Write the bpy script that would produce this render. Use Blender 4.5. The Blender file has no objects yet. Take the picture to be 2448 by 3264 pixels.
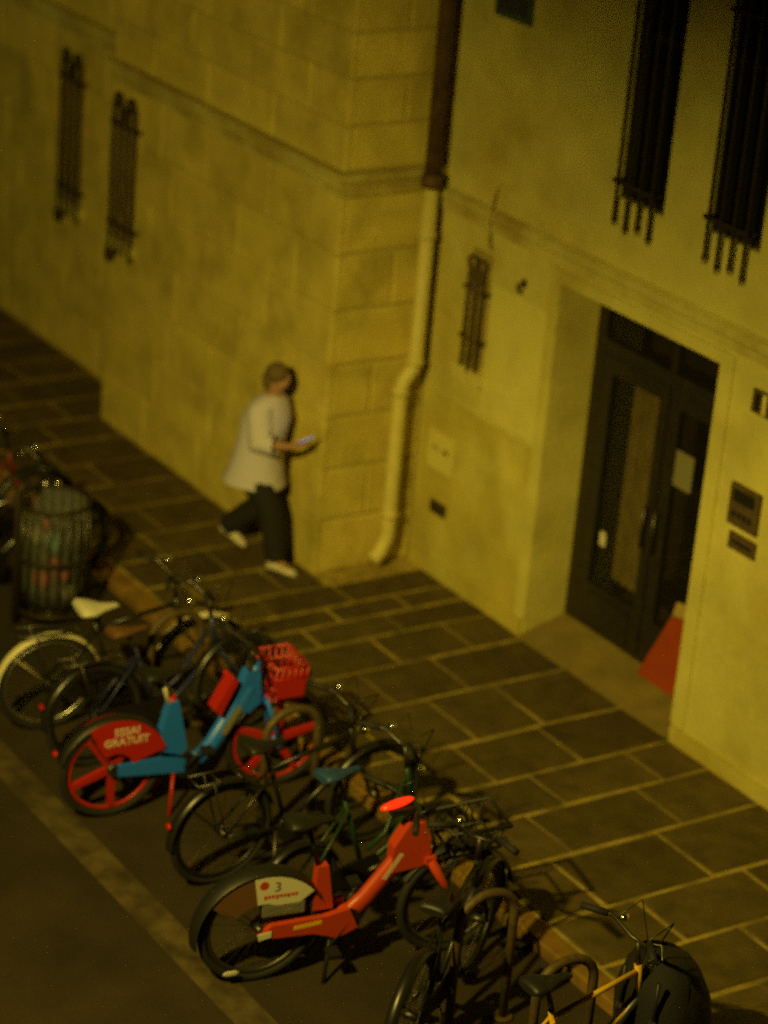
import bpy, math, random
from mathutils import Vector, Matrix
R = random.Random(7)
scene = bpy.context.scene
C = scene.collection
rad = math.radians

# ------------------------------------------------------------------ camera
cam_d = bpy.data.cameras.new('camera')
cam = bpy.data.objects.new('camera', cam_d)
C.objects.link(cam)
yaw, pit, rol = rad(-55.498), rad(22.554), rad(5.028)
fw = Vector((math.sin(yaw) * math.cos(pit), math.cos(yaw) * math.cos(pit), -math.sin(pit)))
rt = fw.cross(Vector((0, 0, 1))).normalized()
up = rt.cross(fw)
r2 = rt * math.cos(rol) + up * math.sin(rol)
u2 = up * math.cos(rol) - rt * math.sin(rol)
m = Matrix((r2, u2, -fw)).transposed().to_4x4()
m.translation = (0, 0, 7.7)
cam.matrix_world = m
cam_d.sensor_width = 36
cam_d.lens = 8185.84 / 3264 * 36
cam_d.clip_end = 400
cam_d.clip_start = 0.2
cam_d.dof.use_dof = True
cam_d.dof.focus_distance = 11.7
cam_d.dof.aperture_fstop = 1.05
scene.camera = cam

# ------------------------------------------------------------------ night sky
w = bpy.data.worlds.new('World')
scene.world = w
w.use_nodes = True
nt = w.node_tree
bg = nt.nodes['Background']
sky = nt.nodes.new('ShaderNodeTexSky')
sky.sky_type = 'NISHITA'
sky.sun_disc = False
sky.sun_elevation = rad(4)
sky.sun_rotation = rad(200)
nt.links.new(sky.outputs[0], bg.inputs[0])
bg.inputs[1].default_value = 0.0015
scene.view_settings.view_transform = 'Standard'
scene.view_settings.look = 'None'
scene.view_settings.exposure = 0
scene.view_settings.gamma = 1
scene.view_settings.use_curve_mapping = False
scene.cycles.use_denoising = False
scene.cycles.max_bounces = 6
scene.cycles.sample_clamp_indirect = 4
LAMP_COL = (1.0, 0.77, 0.135)

# ------------------------------------------------------------------ materials
MATS = {}
def mat(name, col, rough=0.7, metal=0.0, var=0.0, scale=6.0, bump=0.0, bscale=60.0, spec=0.4,
        emit=None, estr=0.0, trans=0.0, stain=None, stain_scale=1.4, stain_lo=0.45, stain_hi=0.62, objvar=0.0, alpha=1.0):
    if name in MATS: return MATS[name]
    M = bpy.data.materials.new(name); M.use_nodes = True
    n = M.node_tree.nodes; l = M.node_tree.links
    b = n['Principled BSDF']
    b.inputs['Base Color'].default_value = (*col, 1)
    b.inputs['Roughness'].default_value = rough
    b.inputs['Metallic'].default_value = metal
    b.inputs['Specular IOR Level'].default_value = spec
    b.inputs['Transmission Weight'].default_value = trans
    b.inputs['Alpha'].default_value = alpha
    if emit:
        b.inputs['Emission Color'].default_value = (*emit, 1)
        b.inputs['Emission Strength'].default_value = estr
    tc = n.new('ShaderNodeTexCoord')
    geo = n.new('ShaderNodeNewGeometry')
    last = None
    if var or stain or objvar:
        rgb = n.new('ShaderNodeRGB'); rgb.outputs[0].default_value = (*col, 1)
        last = rgb.outputs[0]
    if stain:
        ns = n.new('ShaderNodeTexNoise'); ns.inputs['Scale'].default_value = stain_scale
        ns.inputs['Detail'].default_value = 6; ns.inputs['Roughness'].default_value = 0.62
        l.new(geo.outputs['Position'], ns.inputs['Vector'])
        cr = n.new('ShaderNodeMapRange'); cr.inputs['From Min'].default_value = stain_lo; cr.inputs['From Max'].default_value = stain_hi
        l.new(ns.outputs[0], cr.inputs['Value'])
        mx = n.new('ShaderNodeMix'); mx.data_type = 'RGBA'
        l.new(cr.outputs[0], mx.inputs[0]); l.new(last, mx.inputs[6]); mx.inputs[7].default_value = (*stain, 1)
        last = mx.outputs[2]
    if var:
        nv = n.new('ShaderNodeTexNoise'); nv.inputs['Scale'].default_value = scale; nv.inputs['Detail'].default_value = 8
        l.new(geo.outputs['Position'], nv.inputs['Vector'])
        mr = n.new('ShaderNodeMapRange'); mr.inputs['From Min'].default_value = 0.3; mr.inputs['From Max'].default_value = 0.7
        mr.inputs['To Min'].default_value = 1 - var; mr.inputs['To Max'].default_value = 1 + var
        l.new(nv.outputs[0], mr.inputs['Value'])
        hs = n.new('ShaderNodeHueSaturation')
        l.new(mr.outputs[0], hs.inputs['Value']); l.new(last, hs.inputs['Color'])
        last = hs.outputs[0]
    if objvar:
        oi = n.new('ShaderNodeObjectInfo')
        mr = n.new('ShaderNodeMapRange'); mr.inputs['To Min'].default_value = 1 - objvar; mr.inputs['To Max'].default_value = 1 + objvar
        l.new(oi.outputs['Random'], mr.inputs['Value'])
        hs = n.new('ShaderNodeHueSaturation')
        l.new(mr.outputs[0], hs.inputs['Value']); l.new(last, hs.inputs['Color'])
        last = hs.outputs[0]
    if last is not None: l.new(last, b.inputs['Base Color'])
    if bump:
        nb = n.new('ShaderNodeTexNoise'); nb.inputs['Scale'].default_value = bscale; nb.inputs['Detail'].default_value = 7
        l.new(geo.outputs['Position'], nb.inputs['Vector'])
        bp = n.new('ShaderNodeBump'); bp.inputs['Strength'].default_value = bump; bp.inputs['Distance'].default_value = 0.02
        l.new(nb.outputs[0], bp.inputs['Height']); l.new(bp.outputs[0], b.inputs['Normal'])
    MATS[name] = M
    return M

m_plaster = mat('plaster', (.55, .49, .13), .9, var=.12, scale=3, bump=.35, bscale=30, stain=(.44, .36, .07), stain_scale=1.1, stain_lo=.46, stain_hi=.66)
m_dado = mat('dado plaster', (.45, .37, .065), .9, var=.15, scale=3, bump=.4, bscale=30, stain=(.54, .47, .11), stain_scale=1.6, stain_lo=.48, stain_hi=.66)
m_patch = mat('pale plaster patch', (.64, .57, .16), .9, var=.10, scale=4, bump=.3, bscale=30, stain=(.56, .49, .12), stain_scale=2)
m_stone = mat('limestone', (.56, .45, .088), .9, var=.14, scale=4, bump=.4, bscale=24, objvar=.08, stain=(.42, .335, .065), stain_scale=2.6, stain_lo=.48, stain_hi=.68)
m_stonejoint = mat('stone joint', (.40, .33, .075), .95, var=.1)
m_cornice = mat('cornice stone', (.52, .46, .12), .9, var=.15, scale=5, bump=.3, stain=(.34, .26, .06), stain_scale=2.5)
m_slab = mat('paving stone', (.092, .064, .014), .72, var=.2, scale=7, bump=.35, bscale=45, objvar=.22, stain=(.066, .045, .010), stain_scale=3)
m_mortar = mat('mortar', (.36, .27, .055), .95, var=.25, scale=4, bump=.3, stain=(.15, .11, .024), stain_scale=3.2, stain_lo=.46, stain_hi=.64)
m_asphalt = mat('asphalt', (.042, .0285, .008), .85, var=.3, scale=2.2, bump=.6, bscale=160, stain=(.028, .019, .005), stain_scale=.9, stain_lo=.4, stain_hi=.7)
m_kerb = mat('painted kerb stone', (.22, .12, .012), .8, var=.25, scale=7, bump=.3, objvar=.08, stain=(.10, .068, .018), stain_scale=3, stain_lo=.5, stain_hi=.75)
m_line = mat('worn white paint', (.095, .068, .022), .8, var=.3, scale=9, stain=(.044, .030, .009), stain_scale=4, stain_lo=.42, stain_hi=.62)
m_step = mat('step stone', (.21, .155, .035), .8, var=.2, scale=5, bump=.3)
m_iron = mat('wrought iron', (.035, .025, .012), .55, .3, var=.3, scale=30)
m_ironpaint = mat('brown painted iron', (.09, .06, .022), .6, .1, var=.3, scale=30)
m_black = mat('black paint', (.012, .011, .010), .35, 0, spec=.5)
m_rubber = mat('tyre rubber', (.016, .014, .011), .75)
m_blackpl = mat('black plastic', (.014, .013, .011), .5)
m_bag = mat('black nylon', (.010, .009, .008), .8, bump=.4, bscale=90)
m_chrome = mat('chrome', (.75, .73, .70), .18, 1)
m_alu = mat('brushed aluminium', (.55, .53, .5), .38, 1)
m_steel = mat('dull steel', (.11, .10, .085), .45, .9)
m_darkrim = mat('dark anodised rim', (.04, .037, .03), .4, .8)
m_orange = mat('orange red paint', (.46, .045, .010), .4, spec=.5)
m_darkred = mat('dark red paint', (.16, .016, .006), .45)
m_red = mat('red paint', (.40, .016, .008), .4, spec=.5)
m_blue = mat('sky blue paint', (.018, .15, .80), .4, spec=.5)
m_navy = mat('navy paint', (.02, .025, .09), .4)
m_green = mat('dark green paint', (.012, .035, .014), .4)
m_yellow = mat('yellow paint', (.70, .42, .02), .35)
m_cream = mat('cream paint', (.62, .55, .35), .45)
m_white = mat('white plastic', (.60, .56, .42), .55)
m_print = mat('white print', (.62, .45, .34), .6)
m_grey = mat('grey print', (.16, .15, .12), .6)
m_brown = mat('brown leather', (.13, .06, .02), .6)
m_bluevinyl = mat('blue vinyl saddle cover', (.02, .06, .16), .45)
m_door = mat('dark door paint', (.020, .016, .010), .4, var=.3, scale=20)
m_glass = mat('door glass', (.02, .018, .014), .05, spec=.8, alpha=.3)
m_shutter = mat('brown blind panel', (.32, .24, .06), .7, var=.2, scale=12)
m_darkglass = mat('dark window glass', (.012, .011, .010), .08, spec=.7)
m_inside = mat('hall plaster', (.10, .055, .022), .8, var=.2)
m_ochre = mat('ochre strip tone', (.36, .26, .07), .85, var=.2, scale=9)  # ochre for the painted door reflection and the board's top strip
m_reddoor = mat('orange red board', (.30, .042, .004), .6, var=.1)
m_paper = mat('paper notice', (.20, .18, .085), .8)
m_pipe = mat('cream drainpipe paint', (.58, .50, .15), .5, var=.1, scale=8)
m_rustpipe = mat('brown cast iron pipe', (.10, .055, .018), .7, .1, var=.4, scale=9, bump=.4)
m_skin = mat('skin', (.36, .19, .10), .6)
m_hair = mat('brown hair', (.15, .10, .034), .6, bump=.5, bscale=200)
m_shirt = mat('white cotton', (.56, .52, .64), .85, bump=.25, bscale=18)
m_trouser = mat('black trousers', (.014, .012, .010), .85, bump=.3, bscale=20)
m_shoe = mat('pale trainer', (.62, .56, .40), .6)
m_screen = mat('phone screen', (.02, .02, .03), .2, emit=(.55, .65, 1), estr=1.1)
m_redlamp = mat('red lamp lens', (.6, .02, .01), .25, emit=(1, .028, .004), estr=1.15)
m_reddim = mat('red reflector', (.5, .012, .008), .25)
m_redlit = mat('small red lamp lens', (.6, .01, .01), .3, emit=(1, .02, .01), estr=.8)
m_whitelamp = mat('small white lamp lens', (.8, .8, .7), .2, emit=(1, .9, .6), estr=2.5)
m_film = mat('clear bin liner', (.22, .24, .20), .35, spec=.5, alpha=.28)
m_trash1 = mat('red packaging', (.24, .03, .012), .6)
m_trash2 = mat('teal packaging', (.06, .17, .19), .6)
m_trash3 = mat('pale paper rubbish', (.20, .18, .10), .8, var=.3, scale=30)
m_trash4 = mat('dark rubbish', (.05, .035, .02), .8)
m_blueplate = mat('blue enamel', (.012, .02, .06), .35)
m_greenplate = mat('green enamel', (.03, .06, .022), .35)
m_lampbody = mat('lamp housing', (.05, .05, .05), .5)
m_lens = mat('street lamp lens', (.9, .8, .5), .3, emit=LAMP_COL, estr=30)

# ------------------------------------------------------------------ mesh helpers
class MB:
    def __init__(s): s.v = []; s.f = []; s.mi = []; s.sm = []; s.cur = 0; s.smooth = False
    def add(s, vs, fs, smooth=None):
        o = len(s.v); s.v += [tuple(p) for p in vs]
        for f in fs:
            s.f.append([o + i for i in f]); s.mi.append(s.cur); s.sm.append(s.smooth if smooth is None else smooth)
        return s
    def box(s, x0, x1, y0, y1, z0, z1):
        v = [(x0,y0,z0),(x1,y0,z0),(x1,y1,z0),(x0,y1,z0),(x0,y0,z1),(x1,y0,z1),(x1,y1,z1),(x0,y1,z1)]
        return s.add(v, [(0,3,2,1),(4,5,6,7),(0,1,5,4),(1,2,6,5),(2,3,7,6),(3,0,4,7)], False)
    def quad(s, a, b, c, d): return s.add([a,b,c,d], [(0,1,2,3)], False)
    def tube(s, pts, r, n=8, caps=True, flat=None):
        pts = [Vector(p) for p in pts]
        rs = r if isinstance(r, (list, tuple)) else [r]*len(pts)
        vs = []; fs = []
        ref = None
        for i, p in enumerate(pts):
            a = pts[max(i-1,0)]; b = pts[min(i+1,len(pts)-1)]
            d = (b-a).normalized()
            if i == 0:
                ref = Vector((1,0,0)) if abs(d.x) < .8 else Vector((0,0,1))
            side = (ref - d*ref.dot(d)).normalized(); ref = side
            o = d.cross(side)
            fl = flat if flat else 1.0
            for k in range(n):
                t = 2*math.pi*k/n
                vs.append(p + side*math.cos(t)*rs[i]*fl + o*math.sin(t)*rs[i])
        for i in range(len(pts)-1):
            for k in range(n):
                fs.append((i*n+k, i*n+(k+1)%n, (i+1)*n+(k+1)%n, (i+1)*n+k))
        s.add(vs, fs, True)
        if caps:
            o = len(s.v) - len(vs)
            for c, rev in ((0, True), (len(pts)-1, False)):
                idx = [o + c*n + k for k in range(n)]
                if rev: idx = idx[::-1]
                s.f.append(idx); s.mi.append(s.cur); s.sm.append(False)
        return s
    def ring(s, c, R_, r, axis='x', n=40, k=8, a0=0, a1=360, w=1.0):
        """torus (or arc) about an axis; w scales section along the axis"""
        full = abs(a1-a0) >= 359.9
        N = n if full else n+1
        vs = []; fs = []
        for i in range(N):
            t = rad(a0 + (a1-a0)*i/n)
            for j in range(k):
                q = 2*math.pi*j/k
                rr = R_ + r*math.cos(q); h = r*w*math.sin(q)
                if axis == 'x': p = (c[0]+h, c[1]+rr*math.cos(t), c[2]+rr*math.sin(t))
                elif axis == 'y': p = (c[0]+rr*math.cos(t), c[1]+h, c[2]+rr*math.sin(t))
                else: p = (c[0]+rr*math.cos(t), c[1]+rr*math.sin(t), c[2]+h)
                vs.append(p)
        for i in range(n):
            i2 = (i+1) % N
            for j in range(k):
                fs.append((i*k+j, i2*k+j, i2*k+(j+1)%k, i*k+(j+1)%k))
        return s.add(vs, fs, True)
    def prism(s, poly, d0, d1, axis='x'):
        """polygon in the two other axes extruded from d0 to d1"""
        def P(a, b, d): return {'x': (d,a,b), 'y': (a,d,b), 'z': (a,b,d)}[axis]
        n = len(poly)
        vs = [P(a,b,d0) for a,b in poly] + [P(a,b,d1) for a,b in poly]
        fs = [tuple(range(n))[::-1], tuple(range(n, 2*n))] + [(i, (i+1)%n, n+(i+1)%n, n+i) for i in range(n)]
        return s.add(vs, fs, False)
    def loft(s, rings, caps=True, smooth=True):
        n = len(rings[0]); vs = [p for r in rings for p in r]
        fs = [(i*n+k, i*n+(k+1)%n, (i+1)*n+(k+1)%n, (i+1)*n+k) for i in range(len(rings)-1) for k in range(n)]
        s.add(vs, fs, smooth)
        if caps:
            o = len(s.v)-len(vs)
            for idx in ([o+k for k in range(n)][::-1], [o+(len(rings)-1)*n+k for k in range(n)]):
                s.f.append(idx); s.mi.append(s.cur); s.sm.append(False)
        return s
    def ball(s, c, rx, ry, rz, n=14, m_=9):
        rings = []
        for i in range(1, m_):
            t = math.pi*i/m_
            rings.append([(c[0]+rx*math.sin(t)*math.cos(2*math.pi*k/n), c[1]+ry*math.sin(t)*math.sin(2*math.pi*k/n), c[2]-rz*math.cos(t)) for k in range(n)])
        return s.loft(rings)
    def mesh(s, name, mats):
        me = bpy.data.meshes.new(name)
        me.from_pydata(s.v, [], s.f)
        for mm in (mats if isinstance(mats, (list, tuple)) else [mats]): me.materials.append(mm)
        me.polygons.foreach_set('material_index', s.mi)
        me.polygons.foreach_set('use_smooth', s.sm)
        me.update()
        return me
    def obj(s, name, mats, parent=None, loc=None):
        o = bpy.data.objects.new(name, s.mesh(name, mats)); C.objects.link(o)
        if loc: o.location = loc
        if parent: o.parent = parent
        fix(o); return o

import bmesh
def fix(o):
    bm = bmesh.new(); bm.from_mesh(o.data)
    bmesh.ops.recalc_face_normals(bm, faces=bm.faces); bm.to_mesh(o.data); bm.free()

def tag(o, label=None, cat=None, group=None, kind=None):
    if label: o['label'] = label
    if cat: o['category'] = cat
    if group: o['group'] = group
    if kind: o['kind'] = kind
    return o
def thing(name, loc, label, cat, group=None, rz=0, lean=0):
    o = bpy.data.objects.new(name, None); C.objects.link(o)
    o.empty_display_size = .1
    o.location = loc; o.rotation_euler = (0, lean, rz)
    return tag(o, label, cat, group)
def structure(o): o['kind'] = 'structure'; return o
def empty_structure(name):
    o = bpy.data.objects.new(name, None); C.objects.link(o); o['kind'] = 'structure'; return o

def slabblock(x0, x1, y0, y1, z0, z1, ch, face):
    """box with a chamfered outer face: face 'z' up, '-y' front, 'x' right"""
    b = MB()
    if face == 'z':
        lo = [(x0,y0,z0),(x1,y0,z0),(x1,y1,z0),(x0,y1,z0)]
        mi = [(x,y,z1-ch) for x,y,_ in lo]
        tp = [(x0+ch,y0+ch,z1),(x1-ch,y0+ch,z1),(x1-ch,y1-ch,z1),(x0+ch,y1-ch,z1)]
    elif face == '-y':
        lo = [(x0,y1,z0),(x1,y1,z0),(x1,y1,z1),(x0,y1,z1)]
        mi = [(x,y0+ch,z) for x,_,z in lo]
        tp = [(x0+ch,y0,z0+ch),(x1-ch,y0,z0+ch),(x1-ch,y0,z1-ch),(x0+ch,y0,z1-ch)]
    else:
        lo = [(x0,y0,z0),(x0,y1,z0),(x0,y1,z1),(x0,y0,z1)]
        mi = [(x1-ch,y,z) for _,y,z in lo]
        tp = [(x1,y0+ch,z0+ch),(x1,y1-ch,z0+ch),(x1,y1-ch,z1-ch),(x1,y0+ch,z1-ch)]
    vs = lo+mi+tp
    fs = [(8,9,10,11)]
    for a in (0, 4):
        for i in range(4): fs.append((a+i, a+(i+1)%4, a+4+(i+1)%4, a+4+i))
    return b.add(vs, fs, False)

def wall_holes(b, xs, zs, holes, y, depth):
    """front faces at y with rectangular holes and reveals running back by depth"""
    for i in range(len(xs)-1):
        for j in range(len(zs)-1):
            cx, cz = (xs[i]+xs[i+1])/2, (zs[j]+zs[j+1])/2
            if any(h[0] < cx < h[1] and h[2] < cz < h[3] for h in holes): continue
            b.quad((xs[i],y,zs[j]), (xs[i+1],y,zs[j]), (xs[i+1],y,zs[j+1]), (xs[i],y,zs[j+1]))
    for x0, x1, z0, z1 in holes:
        d = y+depth
        b.quad((x0,y,z0),(x0,d,z0),(x0,d,z1),(x0,y,z1))
        b.quad((x1,y,z0),(x1,y,z1),(x1,d,z1),(x1,d,z0))
        b.quad((x0,y,z1),(x0,d,z1),(x1,d,z1),(x1,y,z1))
        b.quad((x0,y,z0),(x1,y,z0),(x1,d,z0),(x0,d,z0))

# ------------------------------------------------------------------ ground
ZR = -0.08                      # road level; pavement top is z = 0
g = MB(); g.quad((-130,-60,ZR),(60,-60,ZR),(60,7.95,ZR),(-130,7.95,ZR))
structure(g.obj('road', m_asphalt))
g = MB(); g.quad((-40,6.06,ZR+.004),(6,6.06,ZR+.004),(6,6.27,ZR+.004),(-40,6.27,ZR+.004))
structure(g.obj('painted_line', m_line))
kerb = empty_structure('kerb')
x = -30.0
while x < -2:
    L = R.uniform(.85, 1.1)
    slabblock(x+.006, x+L-.006, 7.95, 8.10, -.25, .0+R.uniform(-.003,.003), .012, 'z').obj('kerb_stone', m_kerb, kerb)
    x += L
pave = empty_structure('pavement')
b = MB(); b.quad((-40,8.1,-.012),(6,8.1,-.012),(6,10.9,-.012),(-40,10.9,-.012))
b.obj('mortar_bed', m_mortar, pave)
XJ = [-7.3,-7.8,-8.3,-8.8,-9.3,-9.8,-10.385,-10.88,-11.3,-11.82,-12.45,-12.97,-13.4,-13.70,-13.95,-14.27,-14.72,-15.18,-15.6,-16.1,-16.55,-17.0,-17.5,-17.95,-18.4,-18.9,-19.4,-19.85,-20.3,-20.8,-21.3,-21.8,-22.3,-22.8]
for i in range(len(XJ)-1):
    x1, x0 = XJ[i], XJ[i+1]
    yw = 10.19 if x0 > -14.4 else (9.37 if x0 > -18.0 else 9.78)
    ys = [8.115]
    y = 8.115 + (R.uniform(.25,.5) if i % 2 else R.uniform(.6,.8))
    while y < yw-.3:
        ys.append(y); y += R.uniform(.5,.85)
    ys.append(yw)
    for j in range(len(ys)-1):
        dz = R.uniform(-.004,.003)
        sb = slabblock(x0+.02, x1-.02, ys[j]+.011, ys[j+1]-.011, -.06, dz, .009, 'z')
        off = [(R.uniform(-.009,.009), R.uniform(-.009,.007), R.uniform(-.003,.002)) for _ in range(4)]
        sb.v = [(p[0]+off[q%4][0], p[1]+off[q%4][1], p[2]+off[q%4][2]) for q, p in enumerate(sb.v)]
        sb.obj('paving_slab', m_slab, pave)

# ------------------------------------------------------------------ building on the right
YR = 10.22
house = thing('plaster_house', (-11, YR, 0), 'ochre plastered house with a glazed street door and tall dark barred windows', 'building')
def part(b, name, mats, parent):
    """a part whose vertices are in world space, parented under a thing"""
    o = b.obj(name, mats)
    o.parent = parent
    o.matrix_parent_inverse = (Matrix.Translation(parent.location) @ parent.rotation_euler.to_matrix().to_4x4()).inverted()
    return o
DOOR = (-13.0, -11.33, 0.0, 2.61)
WA = (-12.56, -12.06, 3.34, 5.5); WB = (-11.65, -11.13, 3.38, 5.5)
SL = (-14.03, -13.80, 1.78, 2.56)
b = MB()
xs = sorted({-14.5, -4.0, DOOR[0], DOOR[1], WA[0], WA[1], WB[0], WB[1], SL[0], SL[1]})
zs = sorted({-.2, 0.0, DOOR[3], WA[2], WA[3], WB[2], SL[2], SL[3], 8.0})
wall_holes(b, xs, zs, [WA, WB, DOOR], YR, .36)
wall_holes(b, [SL[0],SL[1]], [SL[2],SL[3]], [SL], YR, .08) if False else None
part(b, 'wall', m_plaster, house)
# the long face is cut only for the door and the two tall windows; the slit window is a shallow niche box
b = MB()
prof = [(YR-.002, 2.73), (YR-.035, 2.735), (YR-.035, 2.80), (YR-.055, 2.815), (YR-.055, 2.87), (YR-.002, 2.895)]
b.prism([(y, z) for y, z in prof], -14.46, -4.0, 'x')
part(b, 'string_course', m_cornice, house)
b = MB(); b.box(-14.46, -13.02, YR-.010, YR+.01, .12, 1.37); part(b, 'dado', m_dado, house)
b = MB(); b.box(-14.46, -13.02, YR-.030, YR+.01, -.05, .118); b.box(-11.31, -4.0, YR-.030, YR+.01, -.05, .10); part(b, 'plinth', m_dado, house)
_p = slabblock(-13.78,-13.125,YR-.006,YR+.02,1.40,2.36,.006,'-y'); part(_p, 'plaster_patch', m_patch, house)
# door surround (proud plaster band)
b = MB()
b.box(-13.12, -13.001, YR-.014, YR+.005, .12, 2.61); b.box(-11.329, -11.20, YR-.014, YR+.005, .12, 2.61)
b.box(-13.12, -11.20, YR-.016, YR+.005, 2.612, 2.70)
part(b, 'door_surround', m_plaster, house)
b = MB(); b.prism([(YR-.04,-.05),(YR-.04,.012),(YR+.35,.115),(YR+.35,-.05)], -12.995, -11.335, 'x'); part(b, 'door_step', m_step, house)
# windows above
for (x0,x1,z0,z1) in (WA, WB):
    fr = MB()
    y = YR+.05
    fr.box(x0,x0+.04,y,y+.05,z0,z1); fr.box(x1-.04,x1,y,y+.05,z0,z1); fr.box(x0+.04,x1-.04,y,y+.05,z0,z0+.06); fr.box(x0+.04,x1-.04,y,y+.05,z0+1.05,z0+1.09)
    wn = part(fr, 'window', m_door, house)
    p = MB(); p.box(x0+.04,x1-.04,y+.02,y+.03,z0+.06,z0+1.05); p.box(x0+.04,x1-.04,y+.02,y+.03,z0+1.09,z1)
    q = p.obj('pane', m_darkglass); q.parent = wn; q.matrix_parent_inverse = wn.matrix_parent_inverse @ Matrix.Identity(4)
    q.matrix_parent_inverse = Matrix.Identity(4)
def guard(xc, wd, z0, z1, yf, nb, label, scroll_top=True, ring_bottom=True, m_=None, tall=False):
    m_ = m_ or m_iron
    t = thing('window_guard', (xc, yf, z0), label, 'window guard', 'wrought iron guards over the windows')
    h = z1-z0
    for i in range(nb):
        xx = -wd/2 + wd*i/(nb-1)
        b = MB(); b.tube([(xx,-.05,-.02 - .03*(i%2)),(xx,-.05,h)], .0125, 6)
        b.tube([(xx,-.05,-.075- .03*(i%2)),(xx,-.05,-.02- .03*(i%2))], [.003,.018], 6)
        b.obj('bar', m_, t)
    for zz in ((.16, h-.16) if not tall else (.22, 1.5)):
        b = MB(); b.box(-wd/2-.05, wd/2+.04, -.056, -.044, zz-.014, zz+.014)
        b.box(-wd/2-.05,-wd/2-.035,-.056,.0,zz-.014,zz+.014); b.box(wd/2+.025,wd/2+.04,-.056,.0,zz-.014,zz+.014)
        b.obj('crossbar', m_, t)
    if scroll_top:
        b = MB(); b.ring((-wd*.32,-.05,h+.035), .05, .012, 'y', 18, 6); b.ring((wd*.28,-.05,h+.03), .05, .012, 'y', 18, 6); b.ring((0,-.05,h-.07), .045, .011, 'y', 16, 6)
        b.obj('scroll', m_, t)
    if ring_bottom:
        b = MB(); b.ring((-wd*.5,-.05,-.12), .05, .014, 'y', 18, 6); b.obj('ring', m_, t)
    return t
guard(-12.31, .36, 3.24, 5.4, YR, 4, 'tall iron bars over the dark upper window left of the other, above the door', False, False, tall=True)
guard(-11.39, .36, 3.26, 5.4, YR, 4, 'tall iron bars over the dark upper window nearest the right edge', False, False, tall=True)
# slit window beside the drainpipe
t = part(MB().box(SL[0],SL[1],YR-.012,YR+.02,SL[2]-.06,SL[3]), 'slit_window', m_shutter, house)
s = MB().box(SL[0]-.06,SL[1]+.03,YR-.06,YR+.02,1.60,1.70).obj('sill', m_pipe); s.parent = t
t3 = guard(-13.905, .17, 1.76, 2.44, YR-.01, 3, 'short scrolled iron guard on the slit window right of the cream drainpipe', True, False, m_ironpaint)

# door
DY = YR+.345
def dbox(b, x0,x1,z0,z1,d0=0,d1=.06): b.box(x0,x1,DY+d0,DY+d1,z0,z1); return b
dl = MB()
dbox(dl,-13.0,-12.90,.115,2.61); dbox(dl,-11.43,-11.33,.115,2.61); dbox(dl,-12.90,-11.43,2.53,2.61); dbox(dl,-12.90,-11.43,2.12,2.22)
dbox(dl,-12.19,-12.13,2.22,2.53)
frame = part(dl, 'door_frame', m_door, house)
for a, c in ((-12.90,-12.19),(-12.13,-11.43)):
    p = MB(); p.box(a,c,DY+.025,DY+.033,2.22,2.53); q = p.obj('transom_pane', m_glass); q.parent = frame
for (a, c, side) in ((-12.895,-12.175,1),(-12.155,-11.435,0)):
    b = MB()
    dbox(b,a,a+.11,.125,2.115,.0,.05); dbox(b,c-.09,c,.125,2.115,.0,.05); dbox(b,a+.11,c-.09,2.0,2.115,.0,.05); dbox(b,a+.11,c-.09,.125,.45,.0,.05)
    dbox(b,a+.14,c-.12,.18,.40,-.012,.0)
    leaf = part(b, 'door', m_door, house)
    if side == 0: leaf['label'] = 'right door leaf with paper notice'
    p = MB(); p.box(a+.11,c-.09,DY+.02,DY+.028,.45,2.0); q = p.obj('pane', m_glass); q.parent = leaf
    h = MB(); hx = c-.045 if side else a+.05
    h.tube([(hx,DY-.05,.95),(hx,DY-.05,1.25)], .012, 8); h.tube([(hx,DY,.98),(hx,DY-.05,.98)], .008, 6); h.tube([(hx,DY,1.22),(hx,DY-.05,1.22)], .008, 6)
    q = h.obj('handle', m_steel); q.parent = leaf
    k = MB(); k.box(a+.11,a+.118,DY-.004,DY+.0,.5,1.95); q = k.obj('glazing_bead', m_steel); q.parent = leaf
# hall behind the glass
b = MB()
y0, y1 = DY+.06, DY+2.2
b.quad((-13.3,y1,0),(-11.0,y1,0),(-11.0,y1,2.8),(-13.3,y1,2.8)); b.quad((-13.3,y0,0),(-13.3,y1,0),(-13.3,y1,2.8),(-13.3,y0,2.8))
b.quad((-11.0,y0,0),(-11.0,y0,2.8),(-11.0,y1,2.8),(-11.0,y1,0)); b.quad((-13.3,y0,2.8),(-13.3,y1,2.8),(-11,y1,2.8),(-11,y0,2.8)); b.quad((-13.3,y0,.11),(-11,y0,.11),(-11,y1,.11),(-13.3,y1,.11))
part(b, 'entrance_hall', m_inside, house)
cu = thing('reflection_strip', (-12.5, DY+.12, .5), 'ochre strip behind the left door pane, painted in place of a reflection', 'reflection_strip')  # added strip: a reflection in the glass built as an ochre panel
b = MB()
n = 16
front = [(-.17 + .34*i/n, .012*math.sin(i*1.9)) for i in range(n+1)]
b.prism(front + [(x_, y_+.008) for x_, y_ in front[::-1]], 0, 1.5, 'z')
b.obj('wavy_panel', m_ochre, cu)
rd = thing('red_board', (-11.86, DY-.09, .10), 'orange red board leaning in the lower right corner of the doorway', 'board')
b = MB(); b.prism([(-.16,0.0),(.34,0.0),(.34,.56),(.03,.50)], -.012, .012, 'y'); o = b.obj('panel', m_reddoor, rd); o.rotation_euler = (rad(-9),0,0)
b = MB(); b.prism([(.035,.51),(.34,.57),(.34,.66),(.045,.61)], -.014, .014, 'y'); o = b.obj('top_strip', m_ochre, rd); o.rotation_euler = (rad(-9),0,0)
nn = MB().box(-12.05,-11.86,DY+.012,DY+.018,1.47,1.72)
tag(nn.obj('notice', m_paper), 'pale paper notice taped to the right door pane', 'notice')
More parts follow.
